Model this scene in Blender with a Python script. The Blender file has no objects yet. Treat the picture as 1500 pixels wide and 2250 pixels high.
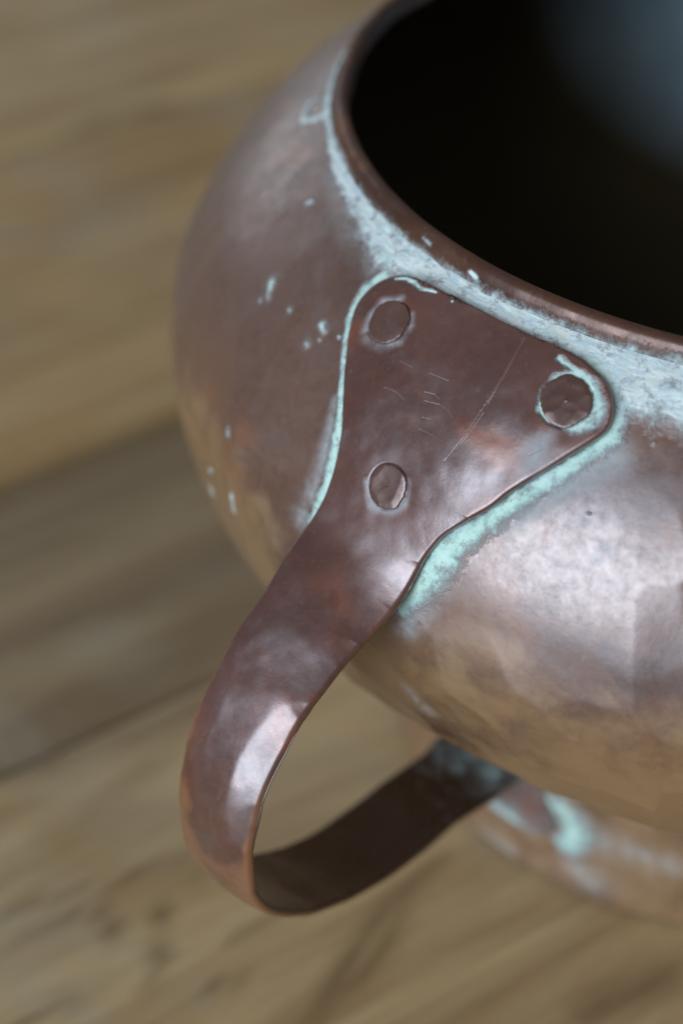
import bpy, math, random
import numpy as np

# ------------------------------------------------------------------ camera, world, lamps
S = 0.125                       # metres per modelling unit (the pot's greatest radius)
ZB = 0.3                        # the table top lies at z = -0.3 in modelling units
scene = bpy.context.scene
def W(p):
    p = np.asarray(p, float)
    return (p + np.array([0, 0, ZB])) * S

CAM_POS = np.array([0.0, -2.591436, 2.180089])
CAM_D = np.array([-0.212755, 0.738978, -0.639255])
CAM_R = np.array([0.958748, 0.284105, 0.009338])
CAM_U = np.array([-0.188516, 0.610898, 0.768938])
from mathutils import Matrix, Vector
cd = bpy.data.cameras.new('camera'); cam = bpy.data.objects.new('camera', cd)
scene.collection.objects.link(cam)
M = Matrix.Identity(4)
for i in range(3):
    M[i][0], M[i][1], M[i][2] = CAM_R[i], CAM_U[i], -CAM_D[i]
    M[i][3] = float(W(CAM_POS)[i])
cam.matrix_world = M
cd.sensor_fit = 'VERTICAL'; cd.sensor_height = 36.0
cd.lens = 3902.9 / 2250 * 36
cd.clip_start = 0.01; cd.clip_end = 50
cd.dof.use_dof = True
cd.dof.focus_distance = 2.285 * S
cd.dof.aperture_fstop = 6.8
cd.dof.aperture_blades = 7
scene.camera = cam

wd = bpy.data.worlds.new('World'); scene.world = wd; wd.use_nodes = True
bgn = wd.node_tree.nodes['Background']
bgn.inputs['Color'].default_value = (1.0, 0.96, 0.90, 1); bgn.inputs['Strength'].default_value = 0.15

def lamp(name, az, el, dist, sx, sy, power, col, target=(-0.25, -0.5, 0.55)):
    """A window: az clockwise from +y, el above the horizon, both in degrees, as seen from the pot."""
    a, e = math.radians(az), math.radians(el)
    d = np.array([math.sin(a) * math.cos(e), math.cos(a) * math.cos(e), math.sin(e)])
    ld = bpy.data.lights.new(name, 'AREA'); ld.shape = 'RECTANGLE'; ld.size = sx; ld.size_y = sy
    ld.energy = power; ld.color = col
    o = bpy.data.objects.new(name, ld); scene.collection.objects.link(o)
    p = W(np.array(target)) + d * dist
    o.location = p
    o.rotation_euler = Vector(-d).to_track_quat('-Z', 'Y').to_euler()
    return o
lamp('window_light', -156, 19, 2.4, 1.45, 1.95, 55, (0.72, 0.86, 1.0))
lamp('far_window_light', -48, 14, 3.0, 1.6, 1.0, 4.5, (0.82, 0.92, 1.0))

vs = scene.view_settings
vs.view_transform = 'Standard'; vs.look = 'None'; vs.gamma = 1.0; vs.exposure = 0.28; vs.use_curve_mapping = False

# ------------------------------------------------------------------ measured shape tables (modelling units)
NECK = [[[-0.7262,-0.154,0.9172,0.00728],[-0.7045,-0.2167,0.92,0.01068],[-0.6723,-0.3097,0.9183,0.0138],[-0.6232,-0.4055,0.9166,0.01866],[-0.5673,-0.4898,0.9134,0.02323],[-0.4981,-0.564,0.9116,0.03881],[-0.4404,-0.604,0.9143,0.05221],[-0.3723,-0.6429,0.9168,0.05122],[-0.3101,-0.6778,0.9155,0.04744],[-0.2438,-0.7114,0.9118,0.04968],[-0.1806,-0.7379,0.9075,0.0549],[-0.1222,-0.7474,0.9088,0.05173],[-0.0959,-0.753,0.9078,0.0516]],[[-0.7536,-0.2158,0.8928,0.00647],[-0.7319,-0.2266,0.9038,0.00642],[-0.7176,-0.2213,0.9126,0.00642]],[[-0.7551,-0.2113,0.8927,0.00648],[-0.7611,-0.1709,0.8953,0.00583],[-0.7463,-0.1562,0.906,0.00657]]]
MINT = [[[-0.2087,-0.7391,0.9025,0.01042],[-0.1839,-0.7601,0.894,0.01266],[-0.1666,-0.7924,0.8749,0.01428],[-0.1656,-0.8231,0.8514,0.01421],[-0.1945,-0.84,0.831,0.01308],[-0.2258,-0.8582,0.8051,0.01311],[-0.2532,-0.8705,0.7826,0.01429],[-0.2783,-0.8812,0.7591,0.01493],[-0.3039,-0.8902,0.7337,0.01732],[-0.3328,-0.8983,0.702,0.02212],[-0.3557,-0.9043,0.671,0.02935],[-0.375,-0.9103,0.6332,0.0261],[-0.3977,-0.9118,0.5881,0.01805]],[[-0.5494,-0.8217,0.6192,0.01614],[-0.5352,-0.8113,0.6705,0.01473],[-0.5304,-0.7918,0.7115,0.01282],[-0.5313,-0.7666,0.7466,0.00976],[-0.536,-0.7406,0.7727,0.00734],[-0.5422,-0.712,0.7967,0.00614],[-0.5485,-0.6806,0.8193,0.00617],[-0.5518,-0.642,0.8455,0.00746],[-0.5405,-0.6156,0.868,0.00935],[-0.52,-0.5984,0.8868,0.01246]]]
SPOT = [[[-0.6787,-0.4299,0.8795,0.00602],[-0.6737,-0.4283,0.8832,0.00602]],[[-0.6953,-0.5648,0.7958,0.00654],[-0.6949,-0.5445,0.8103,0.01049]],[[-0.6527,-0.5995,0.8066,0.00514]],[[-0.5935,-0.6407,0.8202,0.00565],[-0.5882,-0.6495,0.8171,0.00626]],[[-0.6105,-0.6577,0.7939,0.00629]],[[-0.5628,-0.6649,0.8225,0.00373]],[[-0.7157,-0.6738,0.6386,0.00525],[-0.7152,-0.6782,0.6296,0.00591]],[[-0.7678,-0.6381,0.4893,0.00621],[-0.7646,-0.6402,0.4783,0.00623]],[[-0.7595,-0.6504,0.533,0.00545]],[[-0.7053,-0.7081,0.5454,0.00465],[-0.7019,-0.7121,0.5193,0.00534]],[[-0.7245,-0.3538,0.8775,0.00551]],[[-0.7069,-0.5612,0.7875,0.00525]],[[-0.5459,-0.8287,0.6013,0.00498]],[[-0.5204,-0.5749,0.898,0.00752]],[[-0.1127,-0.8238,0.8583,0.00283]],[[-0.5918,-0.6587,0.8074,0.00313]],[[-0.1738,-0.8897,0.7826,0.00226]]]
HAZE = [[[-0.5718,-0.8084,0.6112,0.03755],[-0.5482,-0.8005,0.6749,0.03694],[-0.545,-0.7692,0.7302,0.02451],[-0.5451,-0.7377,0.7687,0.01533]],[[-0.6476,-0.3876,0.9104,0.03362],[-0.5925,-0.4826,0.905,0.05845],[-0.5136,-0.5763,0.9001,0.06257]],[[-0.1449,-0.7709,0.8924,0.05153],[-0.0896,-0.7816,0.891,0.05128]],[[-0.1588,-0.8384,0.8395,0.04535],[-0.2047,-0.8638,0.805,0.03409],[-0.2806,-0.8921,0.7426,0.03449]],[[-0.3646,-0.915,0.632,0.05329],[-0.3921,-0.9178,0.5621,0.04234]],[[-0.3831,-0.9108,0.4294,0.02833],[-0.3628,-0.9091,0.3981,0.03174]],[[9.0,9.0,9.0,0.12439],[-0.9549,-0.2426,0.6313,0.01903],[9.0,9.0,9.0,0.12439],[9.0,9.0,9.0,0.12439]]]  # last polyline: grey sheen of the left silhouette, painted in as haze
OXID = [[[-0.1737,-0.8937,0.7778,0.02264],[-0.1308,-0.8702,0.8132,0.03949],[-0.0811,-0.8506,0.8384,0.05072]],[[-0.1169,-0.9746,0.6431,0.01259],[-0.0771,-0.9873,0.6113,0.02876],[-0.0302,-0.9832,0.6369,0.03998]],[[-0.2323,-0.9671,0.4609,0.01827],[-0.1924,-0.9667,0.4203,0.02216],[-0.1415,-0.975,0.4187,0.01841],[-0.0789,-0.9787,0.4074,0.01536]],[[-0.1532,-0.9235,0.7409,0.00905],[-0.1453,-0.914,0.7573,0.0113]]]
FMINT = [[[-0.2585,-0.5485,-0.1203,0.01424],[-0.2206,-0.5646,-0.1087,0.02356],[-0.1822,-0.5783,-0.1154,0.03135],[-0.1557,-0.5865,-0.1484,0.03626],[-0.1664,-0.5851,-0.187,0.02866]]]
FHAZE = [[[-0.306,-0.5265,-0.1991,0.02433],[-0.2695,-0.5458,-0.1953,0.02902],[-0.2375,-0.5609,-0.2034,0.02092]],[[-0.3161,-0.5278,-0.2929,0.02488],[-0.2697,-0.5522,-0.2858,0.01646]],[[-0.1183,-0.5993,-0.2499,0.03626],[-0.1529,-0.5909,-0.2358,0.03219]],[[-0.1053,-0.5977,-0.151,0.03539],[0.0227,-0.6067,-0.154,0.02355]]]
TAB = [[33.075,0.2089],[32.552,0.3051],[32.655,0.3867],[32.992,0.4539],[33.827,0.52],[35.012,0.5725],[36.288,0.6258],[37.526,0.6796],[39.043,0.7395],[40.176,0.7919],[40.345,0.8384],[39.866,0.8872],[38.686,0.9219],[36.274,0.9376],[33.066,0.9469],[29.749,0.9458],[26.68,0.9472],[22.738,0.9476],[18.958,0.9465],[16.286,0.939],[13.858,0.912],[12.392,0.8767],[11.626,0.8328],[11.747,0.7854],[13.071,0.7392],[14.773,0.6756],[16.328,0.6173],[17.475,0.5727],[18.344,0.5231],[19.856,0.4658],[21.355,0.403],[22.267,0.3614],[22.656,0.3082]]
TPAT = [[[-0.2597,-0.8069,0.8647,0.00458],[-0.2588,-0.7887,0.8789,0.00573],[-0.2485,-0.7739,0.8919,0.00689],[-0.2227,-0.7706,0.8992,0.0086],[-0.2001,-0.7823,0.8954,0.01085],[-0.1852,-0.8019,0.8844,0.01023],[-0.1905,-0.8164,0.8726,0.01134],[-0.2106,-0.8249,0.8617,0.00964],[-0.2281,-0.8223,0.8601,0.00512],[-0.2458,-0.8188,0.8586,0.00342],[-0.2597,-0.8069,0.8647,0.00343]],[[-0.4954,-0.625,0.9024,0.00246],[-0.4811,-0.627,0.907,0.00306],[-0.4661,-0.6365,0.9078,0.00366],[-0.4541,-0.6467,0.907,0.00303],[-0.4405,-0.6518,0.9092,0.00302],[-0.4323,-0.6549,0.9105,0.00181]],[[-0.2487,-0.7501,0.9071,0.00462],[-0.2373,-0.757,0.905,0.00403],[-0.221,-0.7659,0.9026,0.00344],[-0.2095,-0.7714,0.9011,0.00515]],[[-0.407,-0.6702,0.9108,0.0024]]]
THAZE = [[[-0.5162,-0.6865,0.8552,0.00853],[-0.5163,-0.6672,0.8683,0.0055],[-0.5046,-0.6537,0.8824,0.00611],[-0.4796,-0.6546,0.8927,0.00548]],[[-0.512,-0.6964,0.8501,0.00972],[-0.4875,-0.7126,0.8512,0.00723],[-0.4634,-0.7113,0.8639,0.0054],[-0.455,-0.6937,0.8793,0.00481],[-0.4585,-0.679,0.8871,0.00422]],[[-0.4697,-0.8413,0.7248,0.00536],[-0.4584,-0.8598,0.7036,0.00654],[-0.4339,-0.8707,0.7066,0.00768],[-0.4135,-0.8695,0.726,0.00646],[-0.412,-0.8552,0.7492,0.00469]],[[-0.255,-0.8511,0.8268,0.01706],[-0.2427,-0.8346,0.8459,0.01137]]]
SCR = [[[-0.2999,-0.7244,0.911,0.00079],[-0.303,-0.7353,0.9038,0.00079],[-0.3061,-0.7455,0.8965,0.00078],[-0.3092,-0.7557,0.8892,0.00078],[-0.3139,-0.7677,0.8796,0.00078],[-0.3185,-0.7788,0.8699,0.00078],[-0.3232,-0.7896,0.8601,0.00078],[-0.3266,-0.7949,0.8546,0.00078],[-0.3299,-0.8001,0.8492,0.00078],[-0.3333,-0.8051,0.8438,0.00078],[-0.338,-0.813,0.8349,0.00078],[-0.3426,-0.8203,0.8261,0.00078],[-0.3472,-0.8274,0.8171,0.00078],[-0.3541,-0.8343,0.8071,0.00078],[-0.3608,-0.8407,0.797,0.00078],[-0.3676,-0.8468,0.7867,0.00078]],[[-0.3029,-0.7354,0.9037,0.00079],[-0.3065,-0.7479,0.895,0.00078],[-0.3102,-0.7595,0.8863,0.00078],[-0.3138,-0.7708,0.8774,0.00078],[-0.3178,-0.7802,0.8691,0.00078],[-0.3216,-0.7893,0.861,0.00078],[-0.3255,-0.7978,0.8525,0.00078]],[[-0.3288,-0.8068,0.8438,0.00078],[-0.3332,-0.8136,0.8363,0.00078],[-0.3375,-0.8199,0.8287,0.00078],[-0.3418,-0.826,0.8209,0.00078],[-0.3464,-0.8305,0.8146,0.00078],[-0.351,-0.8345,0.8081,0.00078],[-0.3555,-0.8386,0.8017,0.00078]],[[-0.4705,-0.7601,0.821,0.00081],[-0.4645,-0.7628,0.8217,0.0008],[-0.4587,-0.7656,0.8224,0.0008],[-0.4529,-0.7683,0.8232,0.0008],[-0.4481,-0.772,0.8223,0.0008],[-0.4435,-0.7756,0.8214,0.0008],[-0.4389,-0.7792,0.8206,0.0008]],[[-0.4137,-0.7754,0.8365,0.00079],[-0.4086,-0.7771,0.8373,0.00079],[-0.4036,-0.7789,0.8381,0.00079],[-0.3987,-0.7804,0.8388,0.00079],[-0.3961,-0.7824,0.8383,0.00079],[-0.3936,-0.7842,0.8378,0.00079],[-0.3911,-0.7862,0.8373,0.00079]],[[-0.4104,-0.785,0.8294,0.00079],[-0.4032,-0.7875,0.8307,0.00079],[-0.3964,-0.7896,0.8318,0.00079],[-0.3895,-0.7917,0.8329,0.00079],[-0.3846,-0.7948,0.8324,0.00079],[-0.38,-0.7977,0.8319,0.00079],[-0.3753,-0.8004,0.8312,0.00079],[-0.373,-0.8031,0.83,0.00079],[-0.3707,-0.8055,0.8286,0.00079],[-0.3685,-0.808,0.8273,0.00078]],[[-0.4086,-0.8012,0.815,0.00079],[-0.4049,-0.8024,0.8157,0.00079],[-0.4012,-0.8036,0.8164,0.00079],[-0.3976,-0.8046,0.817,0.00079],[-0.3949,-0.8069,0.816,0.00079],[-0.3923,-0.8092,0.8152,0.00079],[-0.3897,-0.8114,0.8141,0.00079]],[[-0.409,-0.8121,0.8038,0.00079],[-0.4036,-0.8146,0.8041,0.00079],[-0.3985,-0.8168,0.8042,0.00079],[-0.3933,-0.8191,0.8043,0.00079],[-0.3874,-0.8224,0.8038,0.00079],[-0.3816,-0.8256,0.8034,0.00079],[-0.3759,-0.8287,0.8029,0.00078]],[[-0.4563,-0.7358,0.849,0.00081],[-0.4502,-0.7391,0.8493,0.0008],[-0.4444,-0.7422,0.8495,0.0008],[-0.4385,-0.7454,0.8497,0.0008]],[[-0.4113,-0.7568,0.853,0.0008],[-0.4021,-0.7608,0.8538,0.00079],[-0.3933,-0.7644,0.8543,0.00079],[-0.3844,-0.7683,0.8551,0.00079]],[[-0.2607,-0.8508,0.8253,0.00077],[-0.2555,-0.849,0.8287,0.00077],[-0.2504,-0.847,0.832,0.00077],[-0.2454,-0.845,0.8352,0.00077]]]
RIV = [[-0.4882,-0.6825,0.872,0.02787],[-0.2288,-0.7978,0.8791,0.03082],[-0.4397,-0.8523,0.7329,0.02657]]
LTAB = [[-0.2313,-0.9229,0.3107],[-0.2021,-0.9145,0.2876],[-0.2086,-0.582,-0.1167],[-0.1911,-0.5887,-0.1499],[-0.2013,-0.5869,-0.1911],[-0.2452,-0.5718,-0.2299],[-0.3059,-0.5443,-0.2642],[-0.3537,-0.5153,-0.2704],[-0.3844,-0.4926,-0.269]]
WST = [[[-0.51,-1.022,0.0168],[-0.484,-0.849,0.0189],[-0.45,-0.715,0.0193],[-0.39,-0.598,0.0164]],[[-0.881,-1.037,0.0141],[-0.897,-1.058,0.0094]],[[-0.803,-0.993,0.0094],[-0.77,-0.973,0.0125]],[[-0.701,-0.966,0.0109],[-0.647,-0.936,0.0125]],[[-0.889,-0.894,0.0161],[-0.874,-0.938,0.0111]],[[-0.822,-0.833,0.0113],[-0.785,-0.931,0.0174]],[[-1.021,-0.944,0.0097],[-0.981,-0.902,0.0081],[-0.906,-0.859,0.0073]],[[-0.689,-0.863,0.0064],[-0.618,-0.781,0.0064],[-0.57,-0.726,0.0057]],[[-1.219,-0.627,0.0347],[-1.12,-0.537,0.0367],[-1.019,-0.445,0.0352],[-0.888,-0.297,0.0269]],[[-0.794,-0.768,0.0114]],[[-1.063,-0.907,0.0098],[-0.928,-0.804,0.0098],[-0.828,-0.71,0.0083]],[[-2.212,1.512,0.0162],[-2.113,1.673,0.0192],[-2.013,1.884,0.0338],[-1.76,2.106,0.0143]],[[-0.978,-1.146,0.007],[-0.911,-1.044,0.0071]],[[-0.072,-0.826,0.0312],[0.046,-0.716,0.0319]],[[-0.448,-0.866,0.0125],[-0.409,-0.718,0.0096]]]
PL = [[1.0474,0.6301],[1.0987,0.5962],[1.1473,0.561],[1.1731,0.5353],[1.1989,0.5095],[1.2295,0.4717],[1.2535,0.4257],[1.2708,0.3727],[1.2783,0.3345],[1.2763,0.2887],[1.2688,0.2321],[1.2557,0.1761]]
PL2 = [[1.1397,0.0853],[1.0529,0.038],[0.9652,0.0201],[0.8741,0.0161],[0.7803,0.0082],[0.7155,-0.0047]]
PR = [[1.0084,0.619],[1.0526,0.5925],[1.1041,0.5707],[1.1367,0.5509],[1.1757,0.5294],[1.1939,0.5169],[1.2189,0.4851],[1.2447,0.4605],[1.2667,0.4284],[1.2817,0.3909],[1.2904,0.3545],[1.288,0.3049],[1.2847,0.2522]]
PR2 = [[1.2626,0.1884],[1.1696,0.0883],[1.1214,0.0626],[1.0267,0.0265],[0.9381,0.0141],[0.8461,0.0201],[0.7052,0.0013]]
# planished facets on the strap: (polar angle, half extent, inner limit across, slope, edge)
FACETS = [(.38, .37, .36, .15, 1), (.88, .20, .38, .08, 1, .003), (1.18, .22, .42, .08, 1, .004), (1.55, .26, .50, .06, 1, .008), (.0, .26, .50, .15, 1),
          (.46, .32, .45, .16, -1), (.02, .27, .40, .12, -1), (.95, .24, .55, .12, -1)]
RIMSPOT = [[(-.475, -.566, .935, .0035), (-.462, -.578, .934, .004)], [(-.395, -.626, .931, .004), (-.385, -.632, .93, .005)]]
IGLOW = [[(-.10, .95, .82, .30), (.4, .85, .68, .36)]]  # window glow painted on the inner back wall
ISPOT = (-.30, -.60, .02)

# ------------------------------------------------------------------ numeric helpers
rng = np.random.default_rng(7)
BA, BZ, BB = 0.5579, 0.52497, 0.46547        # shoulder ellipse: half width, centre height, half height
BR = 1.0 - BA
PHI, SW = 0.481835, 0.1432                   # azimuth of the handle, width of its strap
FOOT = np.array([(-.3, .616), (-.25, .611), (-.15, .607), (0, .604), (.035, .606), (.065, .618), (.091, .644)])
def ell(t, off=0.0):
    return BR + (BA + off) * np.cos(t), BZ + (BB + off) * np.sin(t)
def smooth1(y, sig):
    if sig <= 0: return y
    n = int(3 * sig) + 1
    k = np.exp(-0.5 * (np.arange(-n, n + 1) / sig) ** 2); k /= k.sum()
    pad = np.concatenate([np.repeat(y[:1], n, 0), y, np.repeat(y[-1:], n, 0)])
    if y.ndim == 1: return np.convolve(pad, k, 'valid')
    return np.stack([np.convolve(pad[:, i], k, 'valid') for i in range(y.shape[1])], 1)
def sstep(a, b, x):
    t = np.clip((x - a) / (b - a), 0, 1); return t * t * (3 - 2 * t)
def vnoise(P, scale, seed=0):
    """smooth 3D value noise in 0..1"""
    Q = P * scale; i = np.floor(Q).astype(np.int64); f = Q - i; f = f * f * (3 - 2 * f)
    def h(x, y, z):
        n = (x * 374761393 + y * 668265263 + z * 2147483647 + seed * 974711) & 0x7fffffff
        n = ((n ^ (n >> 13)) * 1274126177) & 0x7fffffff
        return ((n ^ (n >> 16)) & 0xffff) / 65535.0
    r = 0
    for a in (0, 1):
        for b in (0, 1):
            for c in (0, 1):
                w = (f[..., 0] if a else 1 - f[..., 0]) * (f[..., 1] if b else 1 - f[..., 1]) * (f[..., 2] if c else 1 - f[..., 2])
                r = r + w * h(i[..., 0] + a, i[..., 1] + b, i[..., 2] + c)
    return r
def dents(X, Y, cell, radius, tau, seed):
    """overlapping shallow hammer blows: distance-squared bowls joined by softened ridges"""
    ix, iy = np.floor(X / cell).astype(np.int64), np.floor(Y / cell).astype(np.int64)
    acc = np.zeros_like(X); tau = tau * cell * cell
    for dx in (-2, -1, 0, 1, 2):
        for dy in (-2, -1, 0, 1, 2):
            gx, gy = ix + dx, iy + dy
            n = (gx * 73856093 ^ gy * 19349663 ^ seed * 83492791) & 0x7fffffff
            n = (n * 1103515245 + 12345) & 0x7fffffff
            jx = ((n >> 8) & 0xff) / 255.0; jy = ((n >> 16) & 0xff) / 255.0; js = ((n >> 3) & 0x1f) / 31.0
            d2 = ((X - (gx + .1 + .8 * jx) * cell) ** 2 + ((Y - (gy + .1 + .8 * jy) * cell) ** 2) * (0.62 + .45 * js)) + .25 * js * cell * cell
            acc += np.exp(-np.clip(d2 / tau, 0, 600))
    return -tau * np.log(acc + 1e-300) / (2 * radius)
def level(P, feats, soft=0.5):
    """1 on a stain's spine, 0.5 at its edge, 0 at twice its half width; P is N x 3"""
    out = np.zeros(len(P))
    for f in feats:
        f = np.array(f, float)
        lo = f[:, :3].min(0) - 2.2 * f[:, 3].max(); hi = f[:, :3].max(0) + 2.2 * f[:, 3].max()
        idx = np.where(np.all((P > lo) & (P < hi), axis=1))[0]
        if not len(idx): continue
        Q = P[idx]; best = np.zeros(len(idx))
        segs = [(f[k], f[k + 1]) for k in range(len(f) - 1)] or [(f[0], f[0])]
        for a, b in segs:
            ab = b[:3] - a[:3]; L2 = (ab ** 2).sum()
            t = np.clip(((Q - a[:3]) @ ab) / L2, 0, 1) if L2 > 0 else np.zeros(len(Q))
            d = np.linalg.norm(Q - (a[:3] + t[:, None] * ab), axis=1)
            best = np.maximum(best, 1 - soft * d / (a[3] + t * (b[3] - a[3])))
        out[idx] = np.maximum(out[idx], best)
    return np.clip(out, 0, 1)
def normals(G):
    du = np.gradient(G, axis=1); dv = np.gradient(G, axis=0)
    n = np.cross(du, dv); return n / (np.linalg.norm(n, axis=2, keepdims=True) + 1e-12)

C = scene.collection
def mesh_obj(name, V, F, mat, parent=None, attrs=None, smooth=True):
    """V in modelling units, F quads as an N x 4 array (or a list of arrays of tri/quad faces)"""
    me = bpy.data.meshes.new(name)
    V = W(V); Fs = F if isinstance(F, list) else [F]
    me.vertices.add(len(V)); me.vertices.foreach_set('co', V.astype(np.float32).ravel())
    loops = np.concatenate([f.ravel() for f in Fs]); tot = np.concatenate([np.full(len(f), f.shape[1]) for f in Fs])
    me.loops.add(len(loops)); me.loops.foreach_set('vertex_index', loops.astype(np.int32))
    me.polygons.add(len(tot))
    me.polygons.foreach_set('loop_start', np.concatenate([[0], np.cumsum(tot)[:-1]]).astype(np.int32))
    me.polygons.foreach_set('use_smooth', np.full(len(tot), smooth))
    me.update(calc_edges=True); me.validate()
    for k, v in (attrs or {}).items():
        at = me.attributes.new(k, 'FLOAT', 'POINT'); at.data.foreach_set('value', np.asarray(v, np.float32).ravel())
    me.materials.append(mat)
    o = bpy.data.objects.new(name, me); C.objects.link(o)
    if parent is not None: o.parent = parent
    return o
def grid_faces(nr, nc, wrap=False, base=0):
    r = np.arange(nr - 1)[:, None]; c = np.arange(nc if wrap else nc - 1)[None]
    c2 = (c + 1) % nc
    return base + np.stack([r * nc + c, r * nc + c2, (r + 1) * nc + c2, (r + 1) * nc + c], -1).reshape(-1, 4)
def empty(name, label=None, cat=None):
    o = bpy.data.objects.new(name, None); C.objects.link(o)
    o.empty_display_size = .01
    if label: o['label'] = label
    if cat: o['category'] = cat
    return o

# ------------------------------------------------------------------ materials
class NT:
    def __init__(s, name):
        s.m = bpy.data.materials.new(name); s.m.use_nodes = True
        s.t = s.m.node_tree; s.b = s.t.nodes['Principled BSDF']
    def n(s, typ, **kw):
        nd = s.t.nodes.new(typ)
        for k, v in kw.items(): setattr(nd, k, v)
        return nd
    def put(s, sock, v):
        if v is None: return
        if isinstance(v, bpy.types.NodeSocket): s.t.links.new(v, sock)
        else: sock.default_value = v
    def attr(s, name): return s.n('ShaderNodeAttribute', attribute_name=name).outputs['Fac']
    def math(s, op, a, b=None, c=None, clamp=False):
        nd = s.n('ShaderNodeMath', operation=op, use_clamp=clamp)
        for i, v in enumerate((a, b, c)): s.put(nd.inputs[i], v)
        return nd.outputs[0]
    def coord(s, scale=(1, 1, 1), rot=(0, 0, 0), loc=(0, 0, 0)):
        tc = s.n('ShaderNodeTexCoord'); mp = s.n('ShaderNodeMapping')
        s.t.links.new(tc.outputs['Object'], mp.inputs['Vector'])
        mp.inputs['Scale'].default_value = scale; mp.inputs['Rotation'].default_value = rot; mp.inputs['Location'].default_value = loc
        return mp.outputs[0]
    def noise(s, vec, scale, detail=4, rough=.55, dist=0.0):
        nd = s.n('ShaderNodeTexNoise'); s.put(nd.inputs['Vector'], vec)
        nd.inputs['Scale'].default_value = scale; nd.inputs['Detail'].default_value = detail
        nd.inputs['Roughness'].default_value = rough; nd.inputs['Distortion'].default_value = dist
        return nd.outputs['Fac']
    def remap(s, v, a, b, c=0.0, d=1.0, smooth=True):
        nd = s.n('ShaderNodeMapRange'); nd.interpolation_type = 'SMOOTHSTEP' if smooth else 'LINEAR'
        s.put(nd.inputs[0], v)
        for i, x in enumerate((a, b, c, d)): s.put(nd.inputs[i + 1], x)
        return nd.outputs[0]
    def mix(s, f, a, b):
        nd = s.n('ShaderNodeMix', data_type='RGBA'); s.put(nd.inputs[0], f)
        s.put(nd.inputs[6], a if not isinstance(a, tuple) else (*a, 1)); s.put(nd.inputs[7], b if not isinstance(b, tuple) else (*b, 1))
        return nd.outputs[2]
    def mixf(s, f, a, b):
        nd = s.n('ShaderNodeMix', data_type='FLOAT'); s.put(nd.inputs[0], f); s.put(nd.inputs[2], a); s.put(nd.inputs[3], b)
        return nd.outputs[0]
    def bump(s, h, strength, dist, prev=None):
        nd = s.n('ShaderNodeBump'); s.put(nd.inputs['Height'], h)
        nd.inputs['Strength'].default_value = strength; nd.inputs['Distance'].default_value = dist
        if prev is not None: s.t.links.new(prev, nd.inputs['Normal'])
        return nd.outputs[0]

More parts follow.
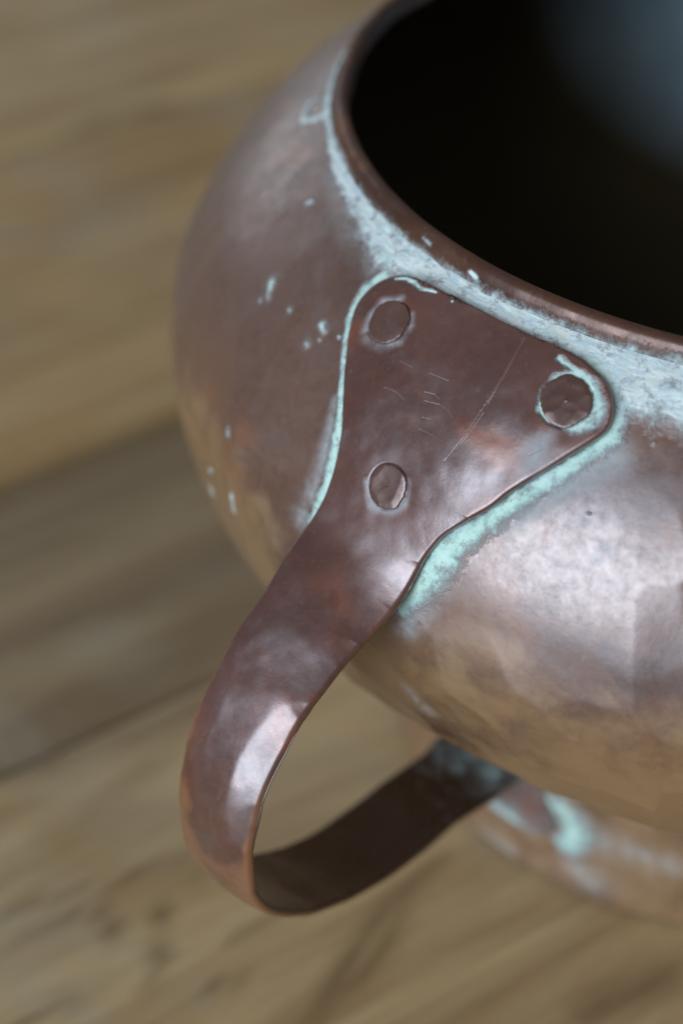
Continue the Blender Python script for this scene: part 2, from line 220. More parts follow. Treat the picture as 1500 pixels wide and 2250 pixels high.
def copper(name, dark, mid, warm, rough=.30, metal=.95, speck=.5, seed=0.0, coat=.5, worn_bounce=(.36, .17, .07), oxide=.35, oxg=.6):
    k = NT(name); v = k.coord(loc=(seed, seed * .7, 0))
    big = k.noise(v, 28, 5, .6, .4); med = k.noise(v, 95, 5, .62, .3); fine = k.noise(v, 600, 3, .7); grit = k.noise(v, 1900, 2, .6)
    col = k.mix(k.remap(big, .36, .66), dark, mid)
    col = k.mix(k.math('MULTIPLY', k.remap(k.noise(k.coord(loc=(3 + seed, 1, 2)), 42, 4, .6, .8), .53, .72), .75), col, warm)
    col = k.mix(k.math('MULTIPLY', k.remap(med, .50, .70), .22), col, (0.17, .135, .135))
    col = k.mix(k.math('MULTIPLY', k.remap(fine, .56, .72), .28), col, (0.035, .022, .02))
    # patches of darker oxide with a grainy edge, and fine rubbed streaks
    ox = k.math('ADD', k.noise(k.coord(loc=(7 + seed, 3, 5)), 34, 3, .6, .5), k.math('MULTIPLY', k.math('SUBTRACT', k.noise(v, 420, 6, .8), .5), oxg))
    oxf = k.math('MULTIPLY', k.remap(ox, .56, .66), oxide)
    col = k.mix(oxf, col, tuple(x * .6 for x in dark))
    oa = k.attr('oxid')
    of2 = k.math('MULTIPLY', k.remap(k.math('ADD', oa, k.math('MULTIPLY', k.math('SUBTRACT', k.noise(v, 260, 7, .8, .4), .5), 1.6)), .36, .62), k.remap(oa, .02, .2))
    col = k.mix(k.math('MULTIPLY', of2, .45), col, (.085, .046, .048))
    rub = k.noise(k.coord(scale=(1.0, 1.0, .16), rot=(.5, .9, .2), loc=(seed, 0, 1)), 900, 3, .7)
    col = k.mix(k.math('MULTIPLY', k.remap(rub, .58, .74), .22), col, (.30, .22, .19))
    # dust and fine pale flecks
    fleck = k.remap(grit, .735, .79); fleck = k.math('MULTIPLY', fleck, .45)
    col = k.mix(fleck, col, (.42, .36, .33))
    wear_bounce = k.attr('wear_bounce')
    wn = k.math('MULTIPLY', k.remap(k.math('ADD', wear_bounce, k.math('MULTIPLY', k.math('MULTIPLY', k.math('ADD', k.math('SUBTRACT', big, .5), k.math('SUBTRACT', med, .5)), 1.0), 1.0)), .28, .80), k.remap(wear_bounce, .0, .2))
    col = k.mix(k.math('MULTIPLY', wn, .85), col, worn_bounce)  # rubbed edges, and the warm reflection of the table painted in
    col = k.mix(k.attr('inner_shade'), col, (.022, .008, .004))  # inner strap face: shade painted in over its dark unpolished metal
    hz = k.attr('haze'); pt = k.attr('patina'); mint = k.attr('mint'); sc = k.attr('scratch')
    pn = k.noise(v, 330, 6, .72, .5); pn2 = k.noise(v, 75, 4, .6)
    lvl = k.math('ADD', pt, k.math('MULTIPLY', k.math('SUBTRACT', pn, .5), 1.0))
    lvl = k.math('ADD', lvl, k.math('MULTIPLY', k.math('SUBTRACT', k.noise(v, 1100, 3, .7), .5), .5))
    lvl = k.math('ADD', lvl, k.math('MULTIPLY', k.math('SUBTRACT', pn2, .5), .55))
    gate = k.remap(pt, .02, .22)
    f = k.math('MULTIPLY', k.remap(lvl, .26, .82), gate)
    soft = k.math('MULTIPLY', k.math('MULTIPLY', k.remap(hz, .0, 1.0), k.remap(k.math('ADD', pn, k.math('MULTIPLY', pn2, .6)), .45, 1.05)), .95)
    f = k.math('MULTIPLY', f, k.remap(k.noise(v, 420, 5, .75), .26, .50, .45, 1.0))
    streak = k.noise(k.coord(scale=(1, 1, 9)), 260, 5, .75)
    pale = k.mix(k.remap(streak, .36, .62), (.52, .64, .68), (.80, .88, .86))
    pale = k.mix(k.math('MULTIPLY', k.remap(k.noise(v, 210, 4, .6), .58, .72), .5), pale, (.72, .70, .52))
    mintc = k.mix(k.remap(k.math('ADD', k.math('MULTIPLY', pt, .5), k.math('MULTIPLY', pn, .6)), .45, .85), (.15, .36, .36), (.62, .84, .74))
    mintc = k.mix(k.math('MULTIPLY', k.remap(pn2, .45, .7), .55), mintc, (.50, .64, .68))
    pc = k.mix(mint, pale, mintc)
    fa = k.math('MAXIMUM', f, soft)
    pc = k.mix(f, (.46, .52, .54), pc)
    col = k.mix(fa, col, pc)
    col = k.mix(k.math('MULTIPLY', sc, .26), col, (.62, .48, .40))
    k.put(k.b.inputs['Base Color'], col)
    k.put(k.b.inputs['Metallic'], k.math('MULTIPLY', k.math('SUBTRACT', 1.0, fa), metal))
    ro = k.math('ADD', rough, k.math('MULTIPLY', k.math('SUBTRACT', med, .5), .40))
    ro = k.math('ADD', ro, k.math('MULTIPLY', k.math('SUBTRACT', fine, .5), speck))
    ro = k.math('ADD', ro, k.math('MULTIPLY', oxf, .06)); ro = k.mixf(fa, ro, .85); k.put(k.b.inputs['Roughness'], ro)
    k.b.inputs['IOR'].default_value = 1.9
    k.put(k.b.inputs['Specular IOR Level'], k.mixf(fa, .5, .12))
    k.put(k.b.inputs['Coat Weight'], k.mixf(fa, coat, 0.0)); k.put(k.b.inputs['Coat Roughness'], k.math('ADD', ro, .05))
    k.b.inputs['Coat Tint'].default_value = (.95, .96, 1, 1); k.b.inputs['Coat IOR'].default_value = 1.75
    bp = k.bump(fine, .10, .0004); bp = k.bump(k.noise(v, 180, 4, .6), .14, .0005, bp)
    bp = k.bump(k.math('MULTIPLY', f, k.math('ADD', .6, pn)), .6, .0006, bp)
    bp = k.bump(sc, .5, .0003, bp)
    k.put(k.b.inputs['Normal'], bp)
    return k.m
m_body = copper('aged_copper_body', (.132, .059, .041), (.200, .096, .064), (.29, .118, .052), .34, .28, .34, 0.0, .85, (.39, .222, .096), .4, .9)
m_hand = copper('aged_copper_handle', (.104, .034, .026), (.165, .058, .043), (.30, .072, .022), .30, .24, .2, 1.3, .75, (.34, .135, .058))
m_rim = copper('worn_copper_rim', (.075, .027, .016), (.125, .046, .025), (.24, .085, .03), .42, .4, .4, 2.1, 0.0)
m_riv = copper('rivet_copper', (.12, .048, .034), (.175, .070, .046), (.26, .10, .04), .34, .40, .25, 4.1, .5)

k = NT('blackened_interior'); v = k.coord()
n1 = k.noise(v, 60, 5, .6)
k.put(k.b.inputs['Base Color'], k.mix(k.attr('wall_glow'), k.mix(n1, (.030, .020, .008), (.048, .033, .014)), k.mix(n1, (.42, .60, .70), (.64, .82, .92))))  # pale blue: window light on the back wall, put into the colour
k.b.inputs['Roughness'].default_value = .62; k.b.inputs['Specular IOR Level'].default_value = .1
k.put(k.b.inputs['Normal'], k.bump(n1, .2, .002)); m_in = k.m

PLANK_AZ = math.radians(50.5)
def wood(name, lo, hi, seed):
    k = NT(name)
    v = k.coord(scale=(1, 9, 9), loc=(seed, seed * 2.3, 0)); w = k.coord(loc=(seed * 3.1, seed, 0))
    g1 = k.noise(v, 5, 6, .6, 1.2); g2 = k.noise(v, 26, 5, .65, .6); g3 = k.noise(w, 14, 4, .6, .8)
    col = k.mix(k.remap(g1, .3, .7), lo, hi)
    col = k.mix(k.math('MULTIPLY', k.remap(g2, .46, .75), .30), col, tuple(x * .6 for x in lo))
    col = k.mix(k.math('MULTIPLY', k.remap(g3, .45, .75), .35), col, (.42, .42, .34))
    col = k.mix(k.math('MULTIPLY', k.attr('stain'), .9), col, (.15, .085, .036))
    k.put(k.b.inputs['Base Color'], col)
    k.put(k.b.inputs['Roughness'], k.remap(g2, .2, .8, .42, .62))
    k.put(k.b.inputs['Normal'], k.bump(g2, .35, .0012))
    return k.m
m_wood = [wood('weathered_oak', (.36, .230, .108), (.60, .430, .225), .0), wood('grey_weathered_oak', (.21, .140, .076), (.345, .250, .142), 2.7),
          wood('tan_oak', (.35, .208, .088), (.56, .378, .182), 5.2)]

# ------------------------------------------------------------------ table: planks side by side, seams run at PLANK_AZ
table = empty('wooden_table', 'weathered brown wooden plank table under the copper pot', 'table')
table.location = (0, 0, 0)
ca, sa = math.cos(PLANK_AZ), math.sin(PLANK_AZ)
seams = [-3.6, -2.15, -.78, .56, 1.405, 2.72, 4.07, 5.45, 6.8, 8.2]
for i in range(len(seams) - 1):
    y0, y1 = seams[i] + .010, seams[i + 1] - .010
    drop = [0, -.006, -.008, -.030, -.002, -.008, 0, -.004, 0][i] - .0008   # the plank under the pot's near side lies a little lower
    ys = np.concatenate([[y0, y0, y0 + .004, y0 + .012], np.linspace(y0 + .03, y1 - .03, 60), [y1 - .012, y1 - .004, y1, y1]])
    zs = np.concatenate([[-.16, -.014, -.005, -.001], np.zeros(60), [-.001, -.005, -.014, -.16]]) + drop
    xs = np.linspace(-7, 7, 330)
    X, Y = np.meshgrid(xs, ys); Z = np.repeat(zs[:, None], len(xs), 1)
    cup = (.05 if i == 3 else .02) * np.exp(-(y1 - ys) / .15) + .012 * np.exp(-(ys - y0) / .05); Z = Z - cup[:, None] * (Z > -.1)      # worn, rounded edges
    if 0 < i < 8:
        wob = .006 * np.sin(xs * 2.1 + i) + .004 * np.sin(xs * 5.3 + 2 * i)
        Z = Z + .25 * wob[None] * (Z > -.1) - .002 * np.abs(wob[None])
    Px = X * ca - Y * sa; Py = X * sa + Y * ca
    V = np.stack([Px, Py, Z - .3], -1).reshape(-1, 3)
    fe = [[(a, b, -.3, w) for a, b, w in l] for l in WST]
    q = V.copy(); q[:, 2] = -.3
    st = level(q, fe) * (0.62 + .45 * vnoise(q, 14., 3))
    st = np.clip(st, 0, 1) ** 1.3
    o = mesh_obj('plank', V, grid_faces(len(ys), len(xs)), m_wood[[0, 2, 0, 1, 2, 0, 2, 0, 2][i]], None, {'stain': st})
    # give the plank its own axes so that the grain runs along it
    R = Matrix.Rotation(PLANK_AZ, 4, 'Z'); o.data.transform(R.inverted()); o.matrix_world = R; o.parent = table

# ------------------------------------------------------------------ pot
pot = empty('copper_pot', 'aged hammered copper pot with strap handle and pale green verdigris', 'pot')
bx = W([0, 0, -.3]); pot.location = bx

# --- body: shoulder, belly, waist and flared foot as one shell
tt = np.linspace(.93, -1.2, 430)
pr, pz = ell(tt)
up = np.array([(.741, .9165), (.752, .9105), (.764, .9045)])
fz = np.array([(.628, .076), (.616, .060), (.608, .045)])
ft = np.stack([np.interp(np.linspace(.03, -.292, 90), FOOT[:, 0], FOOT[:, 1]), np.linspace(.03, -.292, 90)], 1)
prof = np.vstack([up, np.stack([pr, pz], 1), fz, ft, [(.6155, -.297), (.611, -.2995), (.595, -.2992)]])
d = np.concatenate([[0], np.cumsum(np.linalg.norm(np.diff(prof, axis=0), axis=1))])
n_up = 640
sN = np.concatenate([np.linspace(0, d[-1] * .985, n_up), np.linspace(d[-1] * .99, d[-1], 6)])
prof = np.stack([np.interp(sN, d, prof[:, 0]), np.interp(sN, d, prof[:, 1])], 1)
prof[8:-10] = smooth1(prof, 2.0)[8:-10]
azs = np.radians(np.concatenate([np.arange(-22, 75, .16), np.arange(75, 125, .4), np.arange(125, 338, 2.0)]))
AZ, SS = np.meshgrid(azs, sN); Rr = np.repeat(prof[:, :1], len(azs), 1); Zz = np.repeat(prof[:, 1:], len(azs), 1)
G = np.stack([-Rr * np.sin(AZ), -Rr * np.cos(AZ), Zz], -1)
tan = np.gradient(prof, axis=0); tan /= np.linalg.norm(tan, axis=1)[:, None]
nr, nz = -tan[:, 1], tan[:, 0]
N = np.stack([-nr[:, None] * np.sin(AZ), -nr[:, None] * np.cos(AZ), np.repeat(nz[:, None], len(azs), 1)], -1)
P = G.reshape(-1, 3)
neck = level(P, NECK); mint = level(P, MINT); spot = level(P, SPOT); fm = level(P, FMINT)
haze = np.maximum(level(P, HAZE, 1.0) * .75, level(P, FHAZE) * .6)
haze = np.maximum(haze, level(P, [[(a, b, c, w * 2.4) for a, b, c, w in f] for f in SPOT], 1.0) * .55)
haze = np.maximum(haze, .12 * sstep(.03, -.05, P[:, 2]))  # whole foot paled: brightness from the table painted in
# the dusty band in the groove right round the neck (seen again on the far side)
ring = np.clip(1 - np.abs(SS.ravel() - .004) / .022, 0, 1) * .8
pat = np.maximum.reduce([np.clip(neck * 1.22, 0, 1), mint, spot * .8, fm, ring])
mn = np.clip(np.maximum(mint, fm * 1.1) * 1.15 - neck * .55, 0, 1); mn = np.maximum(mn, spot * .6)
fade = sstep(0, .06, SS) * sstep(d[-1], d[-1] - .05, SS)
shoulder = sstep(.15, .35, SS)                      # blows show most on the belly
amp = (.35 + .65 * shoulder) * (1 - .55 * sstep(math.radians(38), math.radians(60), AZ))
h = dents(AZ * .95 + .25 * SS, SS, .092, .50, .035, 5) * amp + dents(AZ * .95 + 3, SS * 1.1, .21, 1.6, .06, 9) * .5 * amp
h = h - h.mean()
h += (vnoise(P, 3.2, 4).reshape(AZ.shape) - .5) * .012 + (vnoise(P, 22, 6).reshape(AZ.shape) - .5) * .0012
crust = .0022 * sstep(.35, .75, pat).reshape(AZ.shape) * (.5 + vnoise(P, 60., 8).reshape(AZ.shape))
under = sstep(math.radians(4), math.radians(12), AZ) * sstep(math.radians(47), math.radians(39), AZ) * sstep(.50, .40, SS)
h = h * (1 - under) - .003 * under
G = G + N * ((h * fade) + crust)[..., None]
P = G.reshape(-1, 3)
oxid = level(P, OXID) * (.45 + .9 * vnoise(P, 11., 17)); zero = np.zeros(len(P)); bounce_body = sstep(.74, .42, P[:, 2]) * (.72 + .45 * sstep(math.radians(25), math.radians(60), AZ.ravel())) * sstep(-.02, .06, P[:, 2]) + .75 * sstep(.05, -.05, P[:, 2])  # tan of belly and foot: the table's reflection put into the colour
body = mesh_obj('body', P - [0, 0, 0], grid_faces(len(sN), len(azs), True), m_body, pot,
                {'wear_bounce': bounce_body, 'oxid': oxid, 'patina': pat, 'mint': mn, 'haze': haze, 'scratch': zero})

# --- rim: rounded lip, brown outside, rolling over into the mouth
rp = np.array([(.752, .9085), (.744, .9135), (.7405, .9185), (.739, .925), (.7375, .932), (.734, .9395), (.7285, .944), (.722, .9455), (.7175, .9435), (.7145, .939), (.7130, .932), (.7122, .922), (.7115, .912)])
dd = np.concatenate([[0], np.cumsum(np.linalg.norm(np.diff(rp, axis=0), axis=1))])
ds = np.linspace(0, dd[-1], 60); rp = np.stack([smooth1(np.interp(ds, dd, rp[:, 0]), 1.2), smooth1(np.interp(ds, dd, rp[:, 1]), 1.2)], 1)
az2 = np.radians(np.concatenate([np.arange(-22, 125, .3), np.arange(125, 338, 1.5)]))
A2, R2 = np.meshgrid(az2, rp[:, 0]); Z2 = np.repeat(rp[:, 1:], len(az2), 1)
P0 = np.stack([-R2 * np.sin(A2), -R2 * np.cos(A2), Z2], -1).reshape(-1, 3)
wv = ((vnoise(P0 * [1, 1, 0], 9., 3) - .5) * .006 + (vnoise(P0 * [1, 1, 0], 30., 5) - .5) * .0022).reshape(A2.shape)
R2 = R2 + wv * .8; Z2 = Z2 + wv * .5
P2 = np.stack([-R2 * np.sin(A2), -R2 * np.cos(A2), Z2], -1).reshape(-1, 3)
pl = np.clip(1 - np.repeat(ds[:, None], len(az2), 1) / (.034 + .012 * sstep(math.radians(30), 0, A2)), 0, 1).ravel()      # verdigris creeps a little way up the lip
pl = np.maximum(pl, level(P2, RIMSPOT)) if len(RIMSPOT) else pl
mesh_obj('rim', P2, grid_faces(len(ds), len(az2), True), m_rim, pot,
         {'patina': pl, 'mint': pl * .35, 'haze': pl * 0, 'scratch': pl * 0})

# --- interior: dull tinned wall seen through the mouth, closed at the bottom
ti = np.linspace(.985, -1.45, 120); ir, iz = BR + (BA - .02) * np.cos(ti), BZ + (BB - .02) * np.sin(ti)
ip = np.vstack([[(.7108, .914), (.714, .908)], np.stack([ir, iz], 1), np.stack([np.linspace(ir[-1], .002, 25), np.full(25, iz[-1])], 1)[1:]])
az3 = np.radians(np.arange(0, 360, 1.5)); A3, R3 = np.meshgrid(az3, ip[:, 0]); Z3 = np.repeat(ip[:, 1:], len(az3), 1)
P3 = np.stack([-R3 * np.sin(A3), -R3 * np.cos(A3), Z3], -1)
glow = level(P3.reshape(-1, 3), IGLOW, .55) * (.75 + .55 * vnoise(P3.reshape(-1, 3), 9., 3))
mesh_obj('interior', P3.reshape(-1, 3), grid_faces(len(ip), len(az3), True)[:, ::-1].copy(), m_in, pot, {'wall_glow': glow})

# ------------------------------------------------------------------ handle: riveted tab and hammered strap, one sheet
T = .0155
OFF = T
e_r = np.array([-math.sin(PHI), -math.cos(PHI), 0]); e_t = np.array([math.cos(PHI), -math.sin(PHI), 0])
tb = np.array(TAB); it = int(np.argmax(tb[:, 1]))
left = tb[:it + 1][np.argsort(tb[:it + 1, 1])]; right = tb[it:][np.argsort(tb[it:, 1])]
def edge_curve(e, t):
    # arc-length resampled and slightly softened outline, then read at profile angle t
    dd = np.concatenate([[0], np.cumsum(np.hypot(np.diff(np.radians(e[:, 0]) * .85), np.diff(e[:, 1]) * .5))])
    u = np.linspace(0, dd[-1], 400); a = np.interp(u, dd, e[:, 0]); b = np.interp(u, dd, e[:, 1])
    a = np.concatenate([a[:1], smooth1(a, 6)[1:-1], a[-1:]]); b = np.concatenate([b[:1], smooth1(b, 6)[1:-1], b[-1:]])
    o = np.maximum.accumulate(b); return np.interp(t, o + np.arange(400) * 1e-7, a)
NT_ROWS = 560
t_top, t_bot = tb[it, 1], .292
w_ = np.linspace(0, 1, NT_ROWS); tr = t_top + (t_bot - t_top) * (w_ ** 1.25)
aL = np.radians(edge_curve(left, tr)); aR = np.radians(edge_curve(right, tr))
NU = 520
uu = np.linspace(-1, 1, NU); uu = np.sin(uu * math.pi / 2) * .4 + uu * .6
def tabpos(az, t, off): 
    r, z = ell(t, off); return np.stack([-r * np.sin(az), -r * np.cos(az), z], -1)
mixu = (uu[None] + 1) / 2
AZt = aL[:, None] * (1 - mixu) + aR[:, None] * mixu
Tt = np.repeat(tr[:, None], NU, 1)
tabG = tabpos(AZt, Tt, OFF)
tabW = (aL - aR) * ell(tr, OFF)[0]
# strap rows by polar angle about a point inside the loop
OC = np.array([.95, .33])
def polar(pts, grow=0.0):
    p = np.array(pts); v = p - OC; th = np.arctan2(v[:, 1], v[:, 0]); th = np.where(th > 2.5, th - 2 * math.pi, th)
    return th, np.hypot(v[:, 0], v[:, 1]) + grow
def curve(main, low, growlow):
    a = polar(main); b = polar(low, growlow)
    th = np.concatenate([a[0], b[0]]); r = np.concatenate([a[1], b[1]]); o = np.argsort(th)
    g = np.linspace(-2.35, 1.75, 821); y = np.interp(g, th[o], r[o])
    lo = g < th[o][0]; y[lo] = .33 / np.abs(np.sin(g[lo])) * 1.0 if False else y[lo]
    return g, smooth1(y, 7)
gL, rL = curve(PL, PL2, T * .9); gR, rR = curve(PR, PR2, 0.0)
mean = .5 * (rL + rR)
thS = np.linspace(1.36, -2.10, 900)
rl = np.interp(thS, gL, .88 * rL + .12 * mean); rr_ = np.interp(thS, gR, .75 * rR + .25 * mean)
fr = sstep(-.75, -.25, thS); rl = rl + .012 * fr; rr_ = rr_ + .006 * fr      # room for the edge rounding and the hammered bevels
cL = np.stack([OC[0] + rl * np.cos(thS), OC[1] + rl * np.sin(thS)], 1); cR = np.stack([OC[0] + rr_ * np.cos(thS), OC[1] + rr_ * np.sin(thS)], 1)
# the last stretch runs straight in to the waist
tl = np.linspace(0, 1, 40)[1:, None]
cL = np.vstack([cL, cL[-1] + tl * (np.array([.612, .000]) - cL[-1])]); cR = np.vstack([cR, cR[-1] + tl * (np.array([.612, .006]) - cR[-1])]); thS = np.concatenate([thS, -2.1 - tl[:, 0] * .3])
arc = np.concatenate([[0], np.cumsum(np.linalg.norm(np.diff(.5 * (cL + cR), axis=0), axis=1))])
NS = 430
sa_ = np.linspace(0, arc[-1], NS); rs = lambda c: np.stack([np.interp(sa_, arc, c[:, 0]), np.interp(sa_, arc, c[:, 1])], 1)
cL, cR, ths = rs(cL), rs(cR), np.interp(sa_, arc, thS)
wn = (vnoise(np.stack([sa_ * 0, sa_, sa_ * 0 + 1], 1), 9., 2) - .5) * .006
wn2 = (vnoise(np.stack([sa_ * 0, sa_, sa_ * 0 + 5], 1), 8., 3) - .5) * .006
grow = np.interp(sa_, [0, .10, .25, arc[-1] - .16, arc[-1]], [.016, .004, 0, 0, .02])
lw = -(SW / 2 + grow) + wn * np.minimum(1, sa_ / .1); rw = (SW / 2 + grow) + wn2 * np.minimum(1, sa_ / .1)
Lp = cL[:, :1] * e_r + lw[:, None] * e_t; Lp[:, 2] = cL[:, 1]
Rp = cR[:, :1] * e_r + rw[:, None] * e_t; Rp[:, 2] = cR[:, 1]
strapG = Lp[:, None] * (1 - mixu[..., None]) + Rp[:, None] * mixu[..., None]
# join: drop strap rows above the tab's last row, then relax the seam
Z0 = tabG[-1, NU // 2]
k0 = 0
while k0 < NS - 1 and (np.linalg.norm(strapG[k0, NU // 2] - Z0) < .022 or strapG[k0, NU // 2, 2] > Z0[2] - .012): k0 += 1
HG = np.concatenate([tabG, strapG[k0:]], 0); jr = NT_ROWS
th_rows = np.concatenate([ths[k0] + (NT_ROWS - np.arange(NT_ROWS)) * .0035, ths[k0:]])
lo, hi = jr - 110, jr + 40
row_s = np.concatenate([[0], np.cumsum(np.linalg.norm(np.diff(HG[:, NU // 2], axis=0), axis=1))])
seg = HG[lo:hi].reshape(hi - lo, -1); ssg = row_s[lo:hi]
un = np.linspace(ssg[0], ssg[-1], 200); U = np.stack([np.interp(un, ssg, seg[:, i]) for i in range(seg.shape[1])], 1)
us = smooth1(U, 26); wt = np.minimum(1, np.minimum(np.arange(200), np.arange(200)[::-1]) / 40.)[:, None]; wt = wt * wt * (3 - 2 * wt)
U = U * (1 - wt) + us * wt
th_rows = np.concatenate([th_rows[:lo], np.interp(un, ssg, th_rows[lo:hi]), th_rows[hi:]])
HG = np.concatenate([HG[:lo], U.reshape(-1, NU, 3), HG[hi:]], 0); jr = lo + 90
row_s = np.concatenate([[0], np.cumsum(np.linalg.norm(np.diff(HG[:, NU // 2], axis=0), axis=1))])
HN = normals(HG)
if (HN[200, NU // 2] @ np.array([-.3, -.6, .7])) < 0: HN = -HN
q0 = HG[:lo]; rho = np.hypot(q0[..., 0], q0[..., 1])
na = np.stack([q0[..., 0] / rho * (rho - BR) / (BA + OFF) ** 2, q0[..., 1] / rho * (rho - BR) / (BA + OFF) ** 2, (q0[..., 2] - BZ) / (BB + OFF) ** 2], -1)
HN[:lo] = na / np.linalg.norm(na, axis=2, keepdims=True)
half = np.linalg.norm(HG[:, -1] - HG[:, 0], axis=1) / 2
# distance to the outline (sides, and the top end of the tab)
dside = (1 - np.abs(uu))[None] * half[:, None]
Q = HG.reshape(-1, 3)
dist_e = dside.copy()
out3 = np.concatenate([HG[:lo:2, 0], HG[:lo:2, -1], np.linspace(0, 1, 40)[:, None] * (HG[2, -1] - HG[2, 0]) + HG[2, 0]])
for r0 in range(0, lo, 20):                          # true distance to the tab's outline
    blk = HG[r0:min(r0 + 20, lo)].reshape(-1, 3)
    d2 = (blk ** 2).sum(1)[:, None] - 2 * blk @ out3.T + (out3 ** 2).sum(1)[None]
    dm = np.sqrt(np.clip(d2.min(1), 0, None)).reshape(-1, NU)
    wj = sstep(lo - 30, lo - 2, np.arange(r0, min(r0 + 20, lo)))[:, None]
    dist_e[r0:r0 + 20] [:len(dm)] = dm * (1 - wj) + dside[r0:r0 + len(dm)] * wj
dist_e[:, 0] = 0; dist_e[:, -1] = 0; dist_e[0] = 0
x_ = np.clip(dist_e / (T * .42), 0, 1); fe_ = (1 - (1 - x_) ** 2.6) ** (1 / 2.6)
# hammer work: broad faint bowls everywhere, planished facets along the strap's right edge
X = uu[None] * half[:, None]; Yv = np.repeat(row_s[:, None], NU, 1)
strapness = sstep(jr - 80, jr + 80, np.arange(len(HG)))[:, None]
hh = dents(X + .03, Yv, .105, 1.1, .07, 21) * (.30 + .5 * strapness) * (1 - .4 * np.abs(uu[None]))
hh = hh - hh.mean()
hh += (vnoise(Q, 14., 11).reshape(X.shape) - .5) * .0035
def cut(h, th_c, th_half, u_in, slope, edge=1, soft=.0018):
    """a hammer facet that slopes away towards one edge, inside a rounded footprint"""
    w = (th_rows - th_c) / th_half; foot = np.clip(1 - w ** 2, 0, None)
    uedge = 1.0 - (1.0 - u_in) * np.sqrt(foot)
    dx = (edge * uu[None] - uedge[:, None]) * half[:, None]
    dx = np.where((np.abs(w) < 1)[:, None], dx, -1)
    y = np.clip(dx, -.05, None)
    g = soft * np.log1p(np.exp(np.clip(y / soft, -40, 40)))
    return h - g * slope
hh = hh * (1 - strapness) + cut(hh, .5, 3.0, .52, .11, 1, .006) * strapness
for a in FACETS: hh = cut(hh, *a)
# gentle crown across the strap
hh -= strapness * (uu[None] ** 2) * .004
# rivets sit in slight dishes
rivs = np.array(RIV)
for r in rivs:
    dr = np.linalg.norm(Q - r[:3], axis=1).reshape(X.shape)
    hh -= .0022 * np.exp(-((dr - r[3] * 1.09) / .0022) ** 2) + .0016 * np.exp(-(dr / (r[3] * 1.5)) ** 4)
hh += (vnoise(Q, 45., 13).reshape(X.shape) - .5) * .0012
top = HG + HN * ((hh - T / 2) + T / 2 * fe_)[..., None]
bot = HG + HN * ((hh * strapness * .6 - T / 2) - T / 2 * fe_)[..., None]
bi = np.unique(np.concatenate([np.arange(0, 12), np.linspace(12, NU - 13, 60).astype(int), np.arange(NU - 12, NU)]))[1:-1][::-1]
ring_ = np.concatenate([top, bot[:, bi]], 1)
nc = ring_.shape[1]
HV = ring_.reshape(-1, 3)
tp = level(Q, TPAT).reshape(X.shape); th_ = level(Q, THAZE).reshape(X.shape) * .75
sc_ = np.clip(level(Q, SCR) * 1.7 - .35, 0, 1).reshape(X.shape) * (.35 + .65 * vnoise(Q, 40., 5).reshape(X.shape))
ex = len(bi); pad = lambda a: np.concatenate([a, np.zeros((len(a), ex))], 1)
wear_bounce_hand = np.clip(1 - dist_e / .012, 0, 1) * .5 * strapness + sstep(.62, .1, th_rows)[:, None] * (.15 + .75 * vnoise(Q, 26., 31).reshape(X.shape)) * sstep(-.15, -.8, uu)[None] + sstep(.30, -.40, th_rows[:, None] + .5 * (vnoise(Q, 20., 33).reshape(X.shape) - .5) - .12 * uu[None]) * .8  # edge wear, plus orange table reflection painted into the lower strap
ipat = np.zeros((len(HG), nc)); ie = bot[:, bi].reshape(-1, 3)
ipat[:, NU:] = np.clip(1 - np.linalg.norm(ie - ISPOT, axis=1) / .26, 0, 1).reshape(len(HG), ex) * .62
handle = mesh_obj('handle', HV, grid_faces(len(HG), nc, True), m_hand, pot,
                  {'wear_bounce': np.concatenate([wear_bounce_hand, np.ones((len(top), ex)) * 0], 1), 'inner_shade': np.concatenate([np.zeros(top.shape[:2]), np.ones((len(top), ex)) * .93], 1), 'patina': pad(tp) + ipat, 'mint': pad(np.clip(tp * 1.2, 0, 1) * .85) + (ipat > 0), 'haze': pad(th_), 'scratch': pad(sc_)})

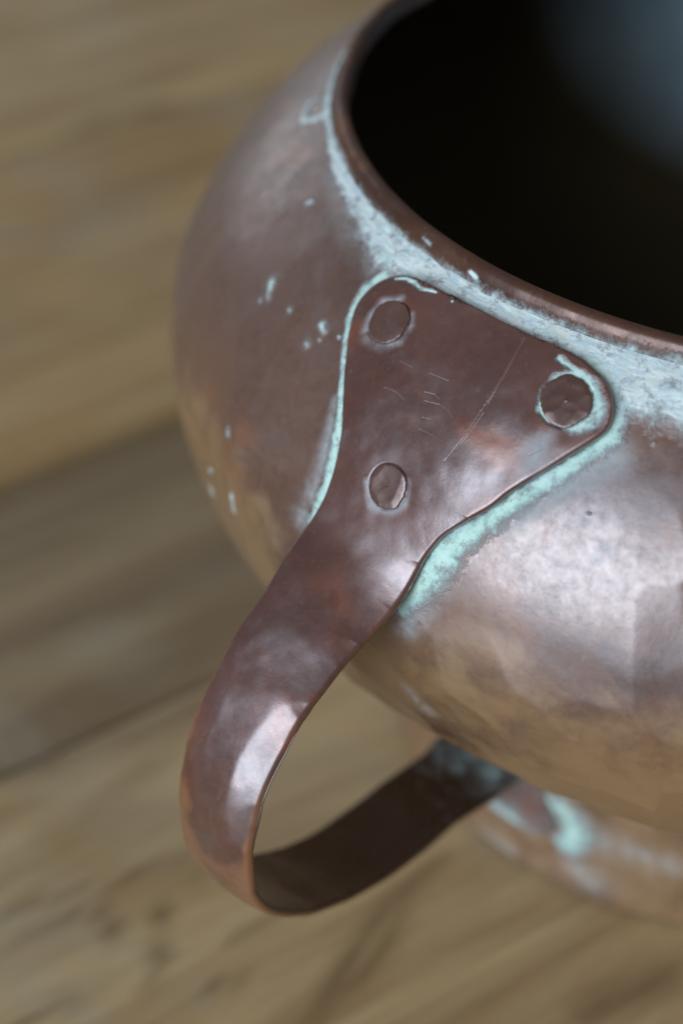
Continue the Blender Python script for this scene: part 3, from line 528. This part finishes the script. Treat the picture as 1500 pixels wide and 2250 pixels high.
# --- rivets: hammered flat heads with ragged outlines
for j, r in enumerate(rivs):
    c0 = r[:3]; rho = math.hypot(c0[0], c0[1])
    n = np.array([c0[0] / rho * (rho - BR) / (BA + OFF) ** 2, c0[1] / rho * (rho - BR) / (BA + OFF) ** 2, (c0[2] - BZ) / (BB + OFF) ** 2]); n /= np.linalg.norm(n)
    e1 = np.cross([0, 0, 1], n); e1 /= np.linalg.norm(e1); e2 = np.cross(n, e1)
    ang = np.linspace(0, 2 * math.pi, 120, endpoint=False); rads = np.concatenate([[.02], np.linspace(.08, .86, 26), [.9, .94, .97, .99, 1.0, 1.0]])
    rs0 = np.random.default_rng(40 + j)
    rag = 1.09 + sum(rs0.normal() * .06 / k_ * np.cos(k_ * ang + rs0.uniform(0, 6.3)) for k_ in range(2, 9)) + (vnoise(np.stack([np.cos(ang), np.sin(ang), ang * 0 + j], 1), 9., j) - .5) * .06
    RR = rads[:, None] * r[3] * rag[None]; x, y = RR * np.cos(ang), RR * np.sin(ang)
    flat = c0 + x[..., None] * e1 + y[..., None] * e2
    q1 = np.hypot(flat[..., 0], flat[..., 1]); sag = np.sqrt(((q1 - BR) / (BA + OFF)) ** 2 + ((flat[..., 2] - BZ) / (BB + OFF)) ** 2)
    flat = flat - n * ((sag - 1) * .52)[..., None]
    ht = .0012 * np.sqrt(np.clip(1 - (rads / 1.0) ** 8, 0, 1))[:, None] + 0 * x
    ht += (dents(x + j * .3, y + j, .020, .062, .08, 60 + j) * [.35, .9, .45][j]) - [.0002, .0012, .0004][j] + (vnoise(flat.reshape(-1, 3), 60., j + 2).reshape(x.shape) - .5) * .0012
    ht[-1] = -.006
    V = (flat + n * ht[..., None]).reshape(-1, 3)
    F = grid_faces(len(rads), len(ang), True)
    cap = np.arange(len(ang))[None]
    z = np.zeros(len(V))
    o = mesh_obj('rivet', V, [F, cap], m_riv, handle, {'patina': z, 'mint': z, 'haze': z, 'scratch': z})
    if j == 1: o['label'] = 'dented rivet ringed with green verdigris'

# --- the lower tab, folded down over the flare of the foot
zl = np.linspace(.004, -.205, 60); v_ = np.linspace(0, 1, 60)[:, None]; uo = np.linspace(-1, 1, 120)[None]
hw = np.interp(-zl, [0, .09, .12, .15, .175, .19, .20, .205], [6.2, 6.4, 7.6, 9.4, 9.6, 8.2, 5.5, 1.0])
hw = np.radians(smooth1(hw, 1.5))[:, None]
A4 = PHI - uo * hw; Z4 = np.repeat(zl[:, None], 120, 1); base_r = np.interp(-Z4, -FOOT[::-1, 0], FOOT[::-1, 1])
dl = np.minimum((1 - np.abs(uo)) * hw * .6, (1 - v_) * .2)
f4 = (1 - (1 - np.clip(dl / .007, 0, 1)) ** 2.6) ** (1 / 2.6)
R4 = base_r + .002 + .0125 * f4
P4 = np.stack([-R4 * np.sin(A4), -R4 * np.cos(A4), Z4 + .005 * f4], -1).reshape(-1, 3)
pat4 = np.clip(.35 + level(P4, [FHAZE[0]]), 0, 1)
mesh_obj('tab', P4, grid_faces(60, 120), m_hand, handle, {'patina': pat4 * .75, 'mint': pat4 * .6, 'haze': pat4, 'scratch': pat4 * 0})
